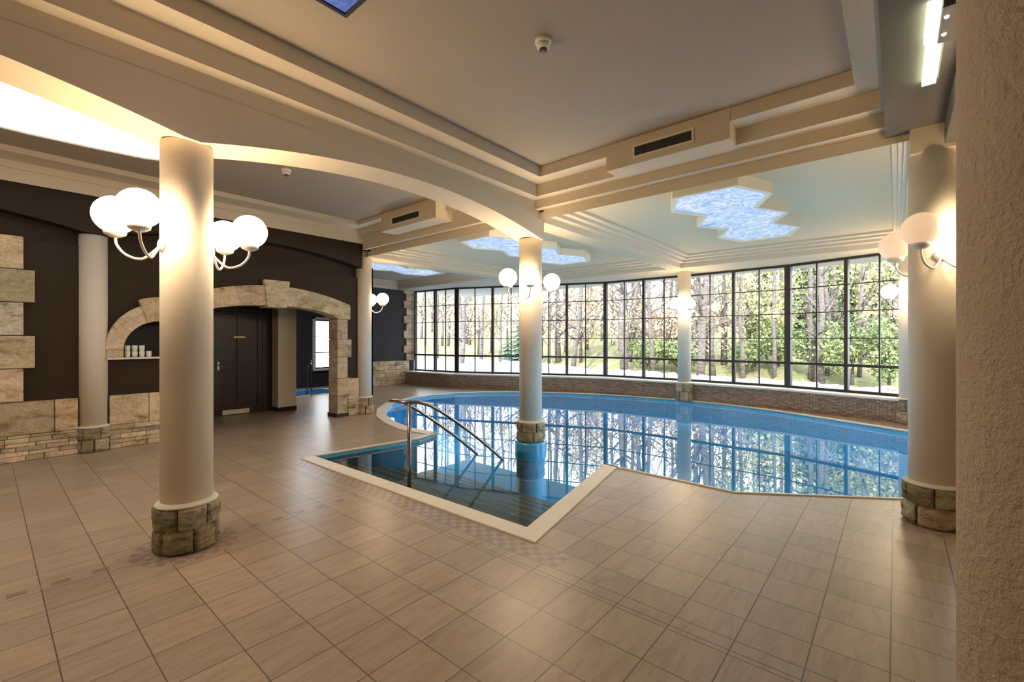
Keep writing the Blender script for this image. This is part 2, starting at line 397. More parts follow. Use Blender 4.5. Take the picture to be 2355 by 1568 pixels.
for k,(x,y,nx,ny,l) in enumerate([(5.0,2.2,1,0,'added underwater fill lamp in the wall at the inner corner'),(5.36,.62,.83,.55,'added underwater fill lamp in the wall before the right column'),(6.3,-.55,.6,.8,'added underwater fill lamp in the hidden right wall'),(5.42,8.0,.8,-.6,'added underwater fill lamp in the left wall'),(6.3,9.15,.5,-.85,'added underwater fill lamp in the far left wall')]):
    n_=Vector((nx,ny,0)).normalized(); e=empty('pool_fill_lamp',(x,y,-.42)); tag(e,l,'added fill lamp')
    M=Matrix.Translation(Vector((x,y,-.42))+n_*.02)@n_.to_track_quat('Z','Y').to_matrix().to_4x4()
    MB().lathe([(.12,-.02),(.13,.012),(.11,.018)],(0,0,0),24,M=M).build('bezel','metal',e)
    MB().lathe([(.105,.0),(.104,.024)],(0,0,0),24,M=M).build('lens','pool_fill_lens',e)
    L=bpy.data.lights.new('pool_fill_light','AREA'); L.shape='DISK'; L.size=.2; L.energy=21; L.color=(.72,.9,1); lo_=bpy.data.objects.new('fill_light',L); COL.objects.link(lo_)
    lo_.location=Vector((x,y,-.42))+n_*.06; lo_.rotation_euler=(-n_).to_track_quat('Z','Y').to_euler(); lo_.parent=e; lo_.matrix_parent_inverse=Matrix.Translation(-e.location)
# handrail
hr=empty('pool_handrail',(3.06,4.1,-.13)); tag(hr,'brushed steel double handrail on a single post leading down the pool steps','handrail')
path=smooth_path([(4.58,3.99,-.12),(4.0,3.99,.33),(3.42,3.99,.72),(3.15,4.0,.845),(3.0,4.1,.86),(2.99,4.22,.86),(3.0,4.36,.855),(3.15,4.44,.835),(3.42,4.445,.70),(4.0,4.445,.31),(4.58,4.445,-.14)],6)
MB().tube(path,.019,12).build('rail','metal',hr)
MB().tube([(3.03,4.06,-.13),(3.03,4.06,.2),(3.03,4.06,.85)],.021,14).build('post','metal',hr)
fg=MB(); fg.lathe([(.045,-.13),(.045,-.118),(.024,-.108)],(3.03,4.06,0),20); fg.build('foot_flange','metal',hr)
# ------------------------------------------------------------------ ceilings
def coffer(rects,zs,mat,label,mat2='beam_paint'):
    # rects[k]=(x0,x1,y0,y1); level k spans zs[k] -> zs[k+1]; rects[0] is the ceiling panel
    mb=MB()
    def cor(r,z): x0,x1,y0,y1=r; return [(x0,y0,z),(x1,y0,z),(x1,y1,z),(x0,y1,z)]
    pn=MB(); pn.quad(*cor(rects[0],zs[0]))
    for k,r in enumerate(rects):
        a=cor(r,zs[k]); b=cor(r,zs[k+1])
        for i in range(4): j=(i+1)%4; mb.quad(a[i],a[j],b[j],b[i])
        if k+1<len(rects):
            c=cor(rects[k+1],zs[k+1])
            for i in range(4):
                j=(i+1)%4
                if (Vector(b[i])-Vector(c[i])).length+(Vector(b[j])-Vector(c[j])).length>1e-6: mb.quad(b[i],b[j],c[j],c[i])
    o=struct(pn.build('ceiling',mat),label,'ceiling'); mb.build('moulding',mat2,o); return o
coffer([(-4.6,4.688,.26,3.518),(-4.6,4.903,.10,3.733),(-4.6,5.03,.07,3.86)],[3.79,3.66,3.497,3.378],'ceil_paint','stepped plaster ceiling panel above the near tiled deck')
coffer([(-4.6,4.688,4.45,7.9),(-4.6,4.903,4.35,8.27),(-4.6,5.03,4.27,8.30)],[3.82,3.75,3.66,3.497],'ceil_paint','stepped plaster ceiling panel in front of the dark wall')
coffer([(5.14,10.35,.03,3.57),(5.14,10.5,-.02,3.68),(5.14,10.65,-.06,3.79),(5.14,10.8,-.10,3.90)],[3.48,3.44,3.40,3.35,3.25],'pool_ceil_paint','stepped ceiling panel over the right part of the pool')
coffer([(5.14,10.35,4.55,7.95),(5.14,10.5,4.44,8.06),(5.14,10.65,4.33,8.17),(5.14,10.8,4.24,8.27)],[3.48,3.44,3.40,3.35,3.25],'pool_ceil_paint','stepped ceiling panel over the left part of the pool')
coffer([(5.14,8.9,8.95,12.6),(5.14,9.0,8.84,12.7),(5.14,9.1,8.73,12.8),(5.14,9.2,8.62,12.95)],[3.48,3.44,3.40,3.35,3.25],'pool_ceil_paint','stepped ceiling panel by the far back wall')
sf=MB(); sf.flat([[(5.14,-4.1),(12.75,-4.1),(12.75,13.3),(5.14,13.3),(5.14,12.95),(9.2,12.95),(9.2,8.62),(5.14,8.62),(5.14,8.27),(10.8,8.27),(10.8,4.24),(5.14,4.24),(5.14,3.90),(10.8,3.90),(10.8,-.10),(5.14,-.10)]],3.25)
struct(sf.build('ceiling','pool_ceil_paint'),'flat ceiling border above the curved window wall','ceiling')
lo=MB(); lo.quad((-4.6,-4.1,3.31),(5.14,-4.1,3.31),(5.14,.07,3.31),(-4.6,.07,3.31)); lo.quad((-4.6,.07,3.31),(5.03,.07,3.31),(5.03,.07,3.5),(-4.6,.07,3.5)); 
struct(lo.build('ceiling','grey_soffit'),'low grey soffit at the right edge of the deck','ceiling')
rf=MB(); rf.box(-4.8,12.8,-4.3,13.4,3.92,4.1); rf.box(3,9,13.2,14.8,3.5,3.7); struct(rf.build('ceiling','grey_soffit'),'roof slab over the pool hall','ceiling')
an=MB(); an.flat([[(1.9,8.82),(5.4,8.82),(5.4,10.2),(6.4,10.2),(6.4,12.1),(7.4,12.1),(7.4,13.1),(7.8,13.1),(7.8,14.45),(1.9,14.45)]],2.62); struct(an.build('ceiling','dark_blue_paint'),'low dark ceiling of the passage behind the stone arch','ceiling')
# beams
TN=[0]
def trim(mb,mat,label,bevel=0):
    TN[0]+=1; return struct(mb.build('trim_%d'%TN[0],mat,None,bevel),label,'beam')
def arc(x,c,hw=2.1,top=3.245,rise=.265): 
    t=(x-c)/hw; return top-rise*t*t
def archbeam(y0,y1,top,x0,x1,centres,lim=(-4.6,5.37),**k):
    pts=[]
    n=96
    for i in range(n+1):
        x=lim[0]+(lim[1]-lim[0])*i/n
        z=min([arc(x,c,**k) for c in centres if abs(x-c)<=2.1] or [2.98]); z=max(z,2.98)
        pts.append((x,z))
    pts=[(lim[0],top)]+pts+[(lim[1],top)]
    mb=MB(); mb.prism(pts,y0,y1,axis='y'); return mb
trim(archbeam(3.864,4.264,3.9,0,0,[-5.3,-1.1,3.1],lim=(-4.6,5.24)),'beam_paint','long cream beam with shallow arches over the near and pool columns')
trim(MB().box(5.034,5.136,.07,3.86,3.378,3.7),'beam_paint','cross beam carrying the right air vent box')
trim(MB().box(5.034,5.136,4.27,8.3,3.378,3.7),'beam_paint','cross beam carrying the left air vent box')
trim(MB().box(5.24,5.30,3.9,4.24,3.0,3.4),'beam_paint','end block of the arched beam on top of the pool column')
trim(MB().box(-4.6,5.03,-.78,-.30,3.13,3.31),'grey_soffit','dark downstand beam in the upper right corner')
trim(MB().box(5.05,5.36,-.80,-.09,3.10,3.34),'beam_paint','short cream beam resting on the right stone-footed column')
trim(archbeam(8.36,8.60,3.51,0,0,[-1.1,3.1],lim=(-4.6,5.06)),'dark_paint','dark brown arched beam along the left wall')
# vent boxes with grilles
def vent(y0,y1,g0,g1,ztop,label):
    e=empty('air_vent',(4.86,(y0+y1)/2,3.5)); tag(e,label,'air vent')
    MB().box(4.680,5.028,y0,y1,3.492,ztop).build('vent_box','beam_paint',e)
    x=4.680; z0,z1=3.575,3.675
    fr=MB(); t=.022
    fr.box(x-.012,x,g0-t,g1+t,z1,z1+t); fr.box(x-.012,x,g0-t,g1+t,z0-t,z0); fr.box(x-.012,x,g0-t,g0,z0,z1); fr.box(x-.012,x,g1,g1+t,z0,z1)
    f=fr.build('frame','cream_trim',e)
    MB().box(x-.003,x-.001,g0,g1,z0,z1).build('opening','black',e)
    sl=MB()
    for k in range(4): 
        z=z0+.013+k*(z1-z0-.01)/4; sl.box(x-.010,x-.004,g0,g1,z,z+.006)
    sl.build('slat','grey_plastic',e)
vent(1.22,2.55,1.58,2.20,3.788,'cream air vent box with dark slotted grille on the right cross beam')
vent(5.58,7.1,6.0,6.75,3.818,'cream air vent box with slotted grille on the left cross beam, behind the arch')
# smoke detectors
def detector(x,y,z,label,s=1):
    e=empty('smoke_detector',(x,y,z)); tag(e,label,'smoke detector')
    MB().lathe([(.062*s,0),(.062*s,-.02*s),(.052*s,-.03*s)],(x,y,z),28).build('base','white_enamel',e)
    MB().lathe([(.046*s,-.03*s),(.05*s,-.045*s),(.046*s,-.06*s),(.03*s,-.07*s)],(x,y,z),28).build('housing','white_enamel',e)
    MB().lathe([(.03*s,-.068*s),(.03*s,-.082*s),(.014*s,-.088*s)],(x,y,z),20).build('sensor','grey_plastic',e)
detector(2.72,2.01,3.79,'round white smoke detector on the ceiling above the near deck')
detector(2.63,6.2,3.82,'small round white smoke detector seen beneath the arched beam')
# crystal ceiling lights: chain of three hexagons
def chain(cy,x0,s=1,grow=0,n=3):
    A=[(x0,.33)]; 
    for k in range(n):
        A.append((x0+.55+1.08*k,.58)); 
        if k<n-1: A.append((x0+1.09+1.08*k,.30))
    A.append((x0+.55*2+1.08*(n-1)+.02,.33))
    up=[(x+ (grow if i==len(A)-1 else (-grow if i==0 else 0)),cy+h+grow) for i,(x,h) in enumerate(A)]
    dn=[(x+ (grow if i==len(A)-1 else (-grow if i==0 else 0)),cy-h-grow) for i,(x,h) in enumerate(A)]
    return dn+up[::-1]
def crystal_light(cy,x0,label,n=3):
    e=empty('ceiling_light',(x0+1.5,cy,3.48)); tag(e,label,'ceiling light')
    inn=chain(cy,x0,n=n); ou=chain(cy,x0,grow=.055,n=n)
    mb=MB(); zt,zb=3.479,3.34; m_=len(inn)
    for i in range(m_):
        j=(i+1)%m_
        mb.quad((*ou[i],zb),(*ou[j],zb),(*ou[j],zt),(*ou[i],zt)); mb.quad((*inn[i],zb),(*inn[j],zb),(*inn[j],zb+.05),(*inn[i],zb+.05))
        mb.quad((*ou[i],zb),(*ou[j],zb),(*inn[j],zb),(*inn[i],zb))
    mb.build('frame','cream_trim',e)
    g=MB(); g.flat([inn],zb+.02); g.build('crystal_panel','crystal',e)
crystal_light(1.78,5.74,'jagged blue glowing crystal ceiling light over the right part of the pool')
crystal_light(5.74,5.74,'jagged blue glowing crystal ceiling light behind the pool column')
crystal_light(9.75,5.9,'blue glowing crystal ceiling light nearest the far back wall',n=2)
e=empty('ceiling_light',(.9,2.1,3.79)); tag(e,'blue glass ceiling light cut off by the top edge above the near deck','ceiling light')
fr=MB()
for a in ((.2,1.62,2.85,2.875),(.2,1.62,1.4,1.425),(.2,.225,1.425,2.85),(1.595,1.62,1.425,2.85)): fr.box(a[0],a[1],a[2],a[3],3.755,3.789)
fr.build('frame','window_metal',e); MB().box(.225,1.595,1.425,2.85,3.77,3.785).build('glass_panel','crystal_dim',e)
# big bright roof light above the left bay
e=empty('skylight',(0,6,3.8)); tag(e,'large bright white skylight in the ceiling left of the near column','skylight')
pl=[(-3.6,4.75),(1.35,4.75)]+[(1.50,5.6),(1.50,6.6),(1.46,7.02)]
for k in range(11):
    x=1.3-k*.49; pl.append((x,7.10+.12*math.sin(PI*min(1,(1.3-x)/2.2))))
MB().flat([pl],3.806).build('diffuser','sky_panel',e)
rim=MB(); n_=len(pl)
for i in range(n_):
    a,b=Vector(pl[i]),Vector(pl[(i+1)%n_]); 
    d=(b-a).normalized(); nn=Vector((d.y,-d.x))*.03; rim.prism([(a.x,a.y),(b.x,b.y),(b.x+nn.x,b.y+nn.y),(a.x+nn.x,a.y+nn.y)],3.79,3.819)
rim.build('frame','cream_trim',e)
# exit style strip light
e=empty('emergency_light',(3.7,-.16,3.3)); tag(e,'glowing greenish white strip light with dark housing beside the big foreground column','light')
MB().box(3.58,4.16,-.205,-.135,3.275,3.308).build('diffuser','tube_green',e)
MB().box(3.2,3.58,-.178,-.125,3.275,3.308).build('diffuser','tube_green',e)
MB().box(3.2,3.585,-.50,-.182,3.255,3.308).build('housing','grey_plastic',e,.006)
for xx in (3.30,3.48): MB().sphere((xx,-.205,3.254),.011,12,8).build('indicator_lamp','spot',e)
MB().box(3.62,4.15,-.29,-.215,3.292,3.308).build('bracket','window_metal',e)
# ------------------------------------------------------------------ columns
def hsh(*a):
    r=random.Random(repr(a)); return r.random()
def stone_base(mb,cx,cy,z0,z1,r_in,r_out,rows,seed,n=120):
    nz=10*rows; rr=random.Random(seed)
    H=(z1-z0)/rows
    cuts=[]; 
    for k in range(rows):
        m=5+(k+seed)%2; off=rr.random()*2*PI; c=sorted([(off+2*PI*(j+rr.uniform(-.18,.18))/m)%(2*PI) for j in range(m)])
        cuts.append((c,[tcol(.6,1.25,.12) for _ in c]))
    ring=[]
    for iz in range(nz+1):
        z=z0+(z1-z0)*iz/nz; k=min(rows-1,int((z-z0)/H-1e-6)); f=(z-z0)/H-k
        row=[]
        for it in range(n):
            th=2*PI*it/n; c,_=cuts[k]
            da=min(min(abs(th-a),2*PI-abs(th-a)) for a in c)*r_out
            dz=min(f,1-f)*H
            e_=min(da,dz); pl=min(1,max(0,e_/.024)); pl=pl*(2-pl)
            nz_=(hsh(seed,k,it//5,iz//3)-.5)*.012
            r=r_in+(r_out-r_in)*(.35+.65*pl)+nz_*pl
            row.append(mb.vert((cx+r*math.cos(th),cy+r*math.sin(th),z)))
        ring.append(row)
    for iz in range(nz):
        zc=(iz+.5)/nz*rows; k=min(rows-1,int(zc)); c,t=cuts[k]
        for it in range(n):
            th=2*PI*(it+.5)/n; b_=[i for i,a in enumerate(c) if th>=a]; i_=b_[-1] if b_ else len(c)-1
            fz=zc-k; dd_=min(min(abs(th-a),2*PI-abs(th-a)) for a in c)*r_out; jt=min(dd_,min(fz,1-fz)*H)<.007
            mb.face((ring[iz][it],ring[iz][(it+1)%n],ring[iz+1][(it+1)%n],ring[iz+1][it]),tuple(q*(.35 if jt else 1.15) for q in t[i_]),True)
    mb.face(ring[-1]); return mb
def column(x,y,label,r=.165,top=3.0,base=(0,.345),rough=False,plinth=False,seed=1):
    e=empty('round_column',(x,y,base[0])); tag(e,label,'column','round columns of the pool hall')
    mb=MB(); mb.lathe([(r,base[1]-.01),(r,top)],(x,y,0),64); mb.build('shaft','rough_stucco' if rough else 'shaft_paint',e)
    stone_base(MB(),x,y,base[0],base[1]-.006,r*.95,r+.042,2,seed).build('stone_base','base_stone',e)
    cm=MB(); cm.lathe([(r+.036,base[1]-.012),(r+.03,base[1]+.0),(r+.008,base[1]+.012),(r-.005,base[1]+.02)],(x,y,0),64); cm.build('mortar_collar','shaft_paint',e)
    if plinth:
        MB().lathe([(r+.066,-.795),(r+.066,.05),(r+.055,.072)],(x,y,0),48,False).build('plinth','blue_tile',e)
    return e
column(1.0,4.07,'cream round column with a rubble stone foot on the near deck, left',seed=3)
column(5.2,4.07,'cream round column standing in the pool on a blue tiled plinth',base=(.073,.36),plinth=True,seed=5)
column(5.2,-.245,'cream round column with a stone foot at the right pool edge',seed=8,top=3.1)
column(1.012,-.239,'huge rough textured column cut off by the right edge of the photo',rough=True,seed=9,top=3.13)
column(-3.2,4.07,'cream round column outside the left edge of the photo',seed=10)
column(11.5,4.07,'pale round column in front of the middle of the window wall',r=.16,top=3.25,base=(0,.46),seed=11)
column(11.05,-.2,'pale round column at the right end of the window wall',r=.16,top=3.25,base=(0,.46),seed=12)
column(1.0,8.53,'pale half column against the dark wall between stone quoins and cup niche',r=.152,top=2.99,seed=13)
column(5.2,8.53,'pale column at the end of the dark wall beside the stone arch',r=.16,top=3.378,seed=14)
# ------------------------------------------------------------------ sconces
def sconce(cx,cy,ang,label,lit=(True,True),r=.165,zg=2.42,vis=True,spread=25):
    a0=math.radians(ang)
    e=empty('wall_lamp',(cx+r*math.cos(a0),cy+r*math.sin(a0),zg-.2)); tag(e,label,'wall lamp','double globe lamps on the columns')
    def P(rad,a,z): return (cx+rad*math.cos(a),cy+rad*math.sin(a),z)
    M=Matrix.Translation(P(r-.003,a0,zg-.19))@Matrix.Rotation(a0,4,'Z')@Matrix.Rotation(PI/2,4,'Y')
    MB().lathe([(.05,0),(.048,.012),(.025,.022)],(0,0,0),24,M=M).build('wall_plate','white_enamel',e)
    for k,s in enumerate((-1,1)):
        ag=a0+s*math.radians(spread); R_=.41
        p=smooth_path([P(r+.005,a0,zg-.19),P(r+.045,a0+s*.10,zg-.245),P(.27,a0+s*math.radians(spread)*.6,zg-.30),P(.35,a0+s*math.radians(spread)*.9,zg-.275),P(.40,ag,zg-.21),P(R_,ag,zg-.14)],5)
        MB().tube(p,.009,8).build('arm','white_enamel',e)
        g=MB(); g.sphere(P(R_,ag,zg),.128,32,18); g=g.build('globe','globe_lit' if lit[k] else 'globe_off',e)
        MB().lathe([(.03,-.155),(.06,-.138),(.066,-.122),(.062,-.11)],P(R_,ag,zg),24).build('globe_cap','white_enamel',g)
    return e
sconce(1.0,4.07,192,'white double globe lamp on the left side of the near deck column')
sconce(1.0,4.07,12,'white double globe lamp on the right side of the near deck column')
sconce(5.2,4.07,192,'white double globe lamp facing the viewer on the pool column')
sconce(5.2,4.07,12,'white double globe lamp on the window side of the pool column')
sconce(5.2,-.245,192,'double globe lamp with one unlit pinkish globe on the right column',lit=(False,True))
sconce(5.2,-.245,12,'double globe lamp on the pool side of the right column',lit=(True,False))
sconce(5.2,8.53,12,'double globe lamp on the column at the end of the dark wall',r=.16)
sconce(11.5,4.07,192,'double globe lamp on the column before the middle of the windows',r=.16)
sconce(11.05,-.2,160,'double globe lamp on the column at the right end of the windows',r=.16)
sconce(-3.2,4.07,12,'double globe lamp on the column beyond the left edge')
# ------------------------------------------------------------------ left wall
def portal_in(x):   # intrados
    t=(x-3.41)/1.15; return 1.93+.22*math.sqrt(max(0,1-t*t))
WZ=2.83
W=MB()
ol=[(-4.6,0),(2.22,0)]
for k in range(25):
    x=2.26+2.30*k/24; ol.append((2.22+2.38*k/24,portal_in(x)+.035))
ol+=[(4.60,0),(5.24,0),(5.24,WZ),(-4.6,WZ)]
ni=[(1.31,1.29)]
for k in range(17):
    a=PI-PI*k/16; ni.append((1.74+.43*math.cos(a),1.40+.42*math.sin(a)))
ni+=[(2.17,1.29)]
for yy in (8.5,8.8): W.flat([ol,ni],yy,axis='y')
for loop in (ol,ni):
    for i in range(len(loop)):
        a,b=loop[i],loop[(i+1)%len(loop)]; W.quad((a[0],8.5,a[1]),(b[0],8.5,b[1]),(b[0],8.8,b[1]),(a[0],8.8,a[1]))
W.box(-4.6,5.24,8.6,8.8,WZ,3.92)
struct(W.build('wall_left','dark_paint'),'dark brown painted wall with stone arch, cup niche and stone dado','wall')
nb=MB().box(1.2,2.3,8.801,8.83,1.2,1.95); o=nb.build('niche_back','black'); o.name='wall_niche'; struct(o,'black back of the arched cup niche','wall')
def blocks(mb,x0,x1,z0,z1,rh,lmin,lmax,y0,depth,jit,gap=.006,lo=.7,hi=1.15):
    z=z0
    while z<z1-1e-3:
        h=min(R.uniform(*rh),z1-z)
        if z1-z-h<rh[0]*.6: h=z1-z
        x=x0
        while x<x1-1e-3:
            l=R.uniform(lmin,lmax)
            if x1-x-l<lmin*.5: l=x1-x
            mb.box(x+gap/2,x+l-gap/2,y0-depth-R.uniform(0,jit),y0+.01,z+gap/2,z+h-gap/2,tcol(lo,hi,.1)); x+=l
        z+=h
def dado(x0,x1,label):
    mb=MB(); blocks(mb,x0,x1,.33,.755,(.425,.425),.38,.62,8.5,.05,.015)
    blocks(mb,x0,x1,0.0,.33,(.04,.075),.12,.34,8.5,.05,.03,.004,.7,1.25)
    mb.box(x0,x1,8.47,8.499,0,.75,(.5,.5,.48))
    return mb.build('stone_dado','sandstone',None,.006)
dd=[]
for a,b,l in ((-4.6,.84,'tan block and ledge stone dado left of the half column'),(1.16,1.98,'tan block and ledge stone dado below the cup niche'),(4.79,5.04,'stone dado between the arch and the end column')):
    o=dado(a,b,l); TN[0]+=1; o.name='trim_%d'%TN[0]; struct(o,l,'stone dado')
# quoins at far left
mb=MB(); z=.757
for k in range(5):
    x1=.435 if k%2==1 else .335
    mb.box(-.6,x1,8.43-.006*(k%2),8.51,z+.004,z+.416,tcol(.8,1.2,.12)); z+=.42
TN[0]+=1; struct(mb.build('trim_%d'%TN[0],'sandstone',None,.008),'stacked light stone quoin blocks on the dark wall at far left','stone quoins')
# portal surround
def portal_surround():
    mb=MB(); y0,y1=8.43,8.78
    # voussoirs
    xs_=[2.0,2.35,2.72,3.21,3.61,4.02,4.42,4.84]
    def outer(x): t=(x-3.41)/1.6; return 2.505-.34*t*t
    def inner(x): return portal_in(min(4.55,max(2.27,x)))
    for k in range(len(xs_)-1):
        a,b=xs_[k],xs_[k+1]; key=(k==3)
        ia,ib=(3.41+(a-3.41)*.82),(3.41+(b-3.41)*.82)
        pts=[]
        n=6
        for i in range(n+1):
            x=ia+(ib-ia)*i/n; pts.append((x,inner(x)-(.03 if key else 0)))
        if key: pts+=[(b+.02,2.60),(a-.02,2.60)]
        else:
            if k==len(xs_)-2: pts+=[(4.84,1.95)]
            for i in range(n+1):
                x=b+(a-b)*i/n; pts.append((x,outer(x)))
            if k==0: pts+=[(2.0,1.95)]
        yy=y0-(.03 if key else R.uniform(0,.008))
        mb.prism([(p[0]*1.0,p[1]) for p in pts],yy,y1,tcol(.85,1.15,.08),axis='y')
    # jambs with alternating quoins
    for side in (0,1):
        z=0; k=0
        for h in (.42,.35,.42,.36,.40):
            wide=(k%2==1)
            if side: a,b=4.56,(4.86 if wide else 4.78)
            else: a,b=(1.96 if wide else 2.04),2.26
            mb.box(a,b,y0-R.uniform(0,.01),y1,z+.003,z+h-.003,tcol(.8,1.15,.1)); z+=h; k+=1
    return mb
TN[0]+=1; struct(portal_surround().build('trim_%d'%TN[0],'sandstone',None,.006),'flat stone arch with a tall keystone over the dark door recess','stone arch')
# niche surround
mb=MB()
def nring(a,r0,r1): return [(1.74+.43*r0*math.cos(a),1.40+.42*r0*math.sin(a)),(1.74+.43*r1*math.cos(a),1.40+.42*r1*math.sin(a)*1.12)]
angs=[PI,PI*.80,PI*.62,PI*.38,PI*.20,0]
for k in range(5):
    key=(k==2); a0,a1=angs[k],angs[k+1]; inn_=[];out_=[]
    for i in range(7):
        a=a0+(a1-a0)*i/6; p,q=nring(a,1,1.46 if not key else 1.66); inn_.append(p); out_.append(q)
    mb.prism(inn_+out_[::-1],8.42-(.02 if key else 0),8.56,tcol(.85,1.15),axis='y')
mb.box(1.125,1.31,8.425,8.56,1.29,1.397,tcol()); mb.box(2.17,2.355,8.425,8.56,1.29,1.397,tcol())
TN[0]+=1; struct(mb.build('trim_%d'%TN[0],'sandstone',None,.006),'rounded stone surround of the cup niche','stone arch')
sl=MB().box(1.13,2.35,8.40,8.80,1.262,1.289); TN[0]+=1; struct(sl.build('trim_%d'%TN[0],'cream_trim'),'pale sill shelf of the cup niche','shelf')
# cups
def cup():
    e=empty('cup',(0,0,0))
    mb=MB(); mb.lathe([(.024,0),(.030,.006),(.033,.04),(.034,.085),(.030,.085),(.029,.04),(.024,.01)],(0,0,0),20); o=mb.build('body','cup_white',e)
    hn=MB(); hn.tube(smooth_path([(.031,0,.07),(.052,0,.066),(.056,0,.045),(.048,0,.026),(.031,0,.022)],4),.004,6); hn.build('handle','cup_white',e); return e
proto=cup(); spots=[]
for k in range(4): spots.append((1.365+k*.083,8.52,1.2895,'in the lower niche row, %s'%('nearest the left stone','second from the left stone','third from the left stone','standing alone without a cup on top')[k]))
for k in range(3): spots.append((1.365+k*.083,8.52,1.3752,'in the upper niche row, %s'%('above the leftmost cup','in the middle','rightmost')[k]))
for i,(x,y,z,l) in enumerate(spots):
    if i==0: o=proto
    else:
        o=proto.copy(); COL.objects.link(o)
        for ch in proto.children:
            c=ch.copy(); COL.objects.link(c); c.parent=o; c.matrix_parent_inverse=ch.matrix_parent_inverse.copy()
    o.location=(x,y,z); o.rotation_euler=(0,0,1.2); tag(o,'white cup '+l,'cup','white cups in the niche')
# ------------------------------------------------------------------ recess, passage, annex
mb=MB()
mb.box(1.9,2.0,8.8,10.45,0,2.62)                  # left side
mb.box(1.9,3.0,10.35,10.5,0,2.62); mb.box(3.88,4.09,10.35,10.5,0,2.62); mb.box(3.0,3.88,10.35,10.5,2.14,2.62)
struct(mb.build('wall_recess','dark_paint'),'dark walls of the recess around the brown door','wall')
pr=MB(); pr.box(4.09,4.47,10.04,10.55,0.09,2.62)
struct(pr.build('wall_pier','shaft_paint'),'pale wall pier between the door recess and the passage','wall')
bb=MB(); bb.box(4.085,4.475,10.03,10.555,0,.09); bb.box(3.88,4.09,10.33,10.36,0,.09); bb.box(4.54,4.80,8.425,8.79,0,.07)
struct(bb.build('baseboard_passage','door_wood'),'dark skirting around the pale pier','baseboard')
mb=MB(); mb.box(4.3,4.45,10.55,14.45,0,2.62)
PTS=[(5.4,8.8),(5.4,10.2),(6.4,10.2),(6.4,12.1),(7.4,12.1),(7.4,13.1),(7.8,13.1),(7.8,14.5)]
for a,b in zip(PTS,PTS[1:]):
    x0,x1=sorted((a[0],b[0])); y0,y1=sorted((a[1],b[1])); mb.box(x0-.05,x1+.05,y0-.05,y1+.05,0,3.92)
mb.box(5.12,5.45,8.68,8.85,0,3.92)
# annex back wall with window opening X 7.0-7.68, z .58-2.2
mb.box(4.3,7.0,14.4,14.55,0,3.6); mb.box(7.68,7.9,14.4,14.55,0,3.6); mb.box(7.0,7.68,14.4,14.55,0,.58); mb.box(7.0,7.68,14.4,14.55,2.2,3.6)
struct(mb.build('wall_annex','dark_blue_paint'),'dark walls of the annex seen through the stone arch','wall')
wn_=empty('window_7',(7.34,14.45,.58)); struct(wn_,'small bright window seen through the stone arch','window')
mb=MB()
for a in ((7.0,7.05,.58,2.2),(7.63,7.68,.58,2.2),(7.05,7.63,.58,.63),(7.05,7.63,2.15,2.2),(7.05,7.63,1.10,1.13),(7.05,7.63,1.63,1.65)): mb.box(a[0],a[1],14.42,14.47,a[2],a[3])
mb.build('window_frame','window_metal',wn_); mb=MB(); mb.quad((7.05,14.45,.63),(7.63,14.45,.63),(7.63,14.45,2.15),(7.05,14.45,2.15)); mb.build('glass','glass',wn_,face_to=(0,-1,0))
mb=MB(); mb.box(6.93,7.0,14.36,14.4,.52,2.27); mb.box(6.93,7.75,14.36,14.4,2.2,2.27); mb.box(6.93,7.75,14.3,14.4,.52,.58); mb.build('casing','cream_trim',wn_)
he=empty('plunge_pool',(6,13,-.9)); tag(he,'small blue plunge pool glimpsed through the stone arch','pool')
mb=MB(); wallring(mb,hot,-.9,0); mb.flat([hot],-.9); mb.build('basin','blue_tile',he); MB().flat([hot],-.06).build('water','water',he,face_to=(0,0,1))
mb=MB(); 
for a in ((5.1,7.0,12.27,12.35),(5.1,7.0,13.75,13.83),(5.1,5.2,12.35,13.75),(6.9,7.0,12.35,13.75)): mb.box(*a,0.0,.014)
mb.build('coping','coping_stone',he)
po=empty('grab_pole',(5.86,12.22,0)); tag(po,'thin steel pole with a bend beside the small plunge pool','handrail')
MB().tube(smooth_path([(5.82,12.15,0),(5.82,12.15,.5),(5.84,12.2,.85),(5.92,12.42,.95),(5.98,12.7,.7),(5.98,12.75,-.2)],5),.02,8).build('pole','metal',po)
e=empty('ceiling_light',(5.4,12.0,2.6)); tag(e,'added round white dome fill light on the passage ceiling behind the stone arch','ceiling light')
emit('dome',(.88,.93,1),30)  # unseen fill light, added because the passage came out too dark
MB().lathe([(.24,2.615),(.22,2.56),(.12,2.52),(.01,2.51)],(5.4,12.0,0),28).build('fill_dome','dome',e)
# door
de=empty('door_1',(3.44,10.35,0)); struct(de,'dark brown panelled door in the recess under the stone arch','door')
mb=MB(); mb.box(3.0,3.88,10.33,10.37,.0,2.14); lf=mb.build('leaf','door_wood',de)
mb=MB()
for a in ((3.0,3.10),(3.39,3.49),(3.78,3.88)): mb.box(a[0],a[1],10.312,10.33,.12,2.10)
for z0,z1 in ((.12,.24),(.93,1.06),(1.98,2.10)): mb.box(3.10,3.78,10.314,10.33,z0,z1)
mb.build('panel_moulding','door_wood',de,.004)
mb=MB(); mb.box(2.93,3.0,10.30,10.36,0,2.2); mb.box(3.88,3.95,10.30,10.36,0,2.2); mb.box(2.93,3.95,10.30,10.36,2.14,2.2); mb.build('door_frame','door_wood',de)
MB().box(3.33,3.54,10.305,10.312,1.58,1.61).build('plaque','brass',lf)
MB().box(3.12,3.62,10.300,10.312,.02,.115).build('vent_plate','white_enamel',de)
h=MB(); h.box(3.03,3.07,10.295,10.31,.93,1.10); h.tube([(3.05,10.30,1.03),(3.05,10.26,1.03),(3.06,10.255,1.03),(3.16,10.255,1.03)],.009,8); h.build('handle','metal',lf)
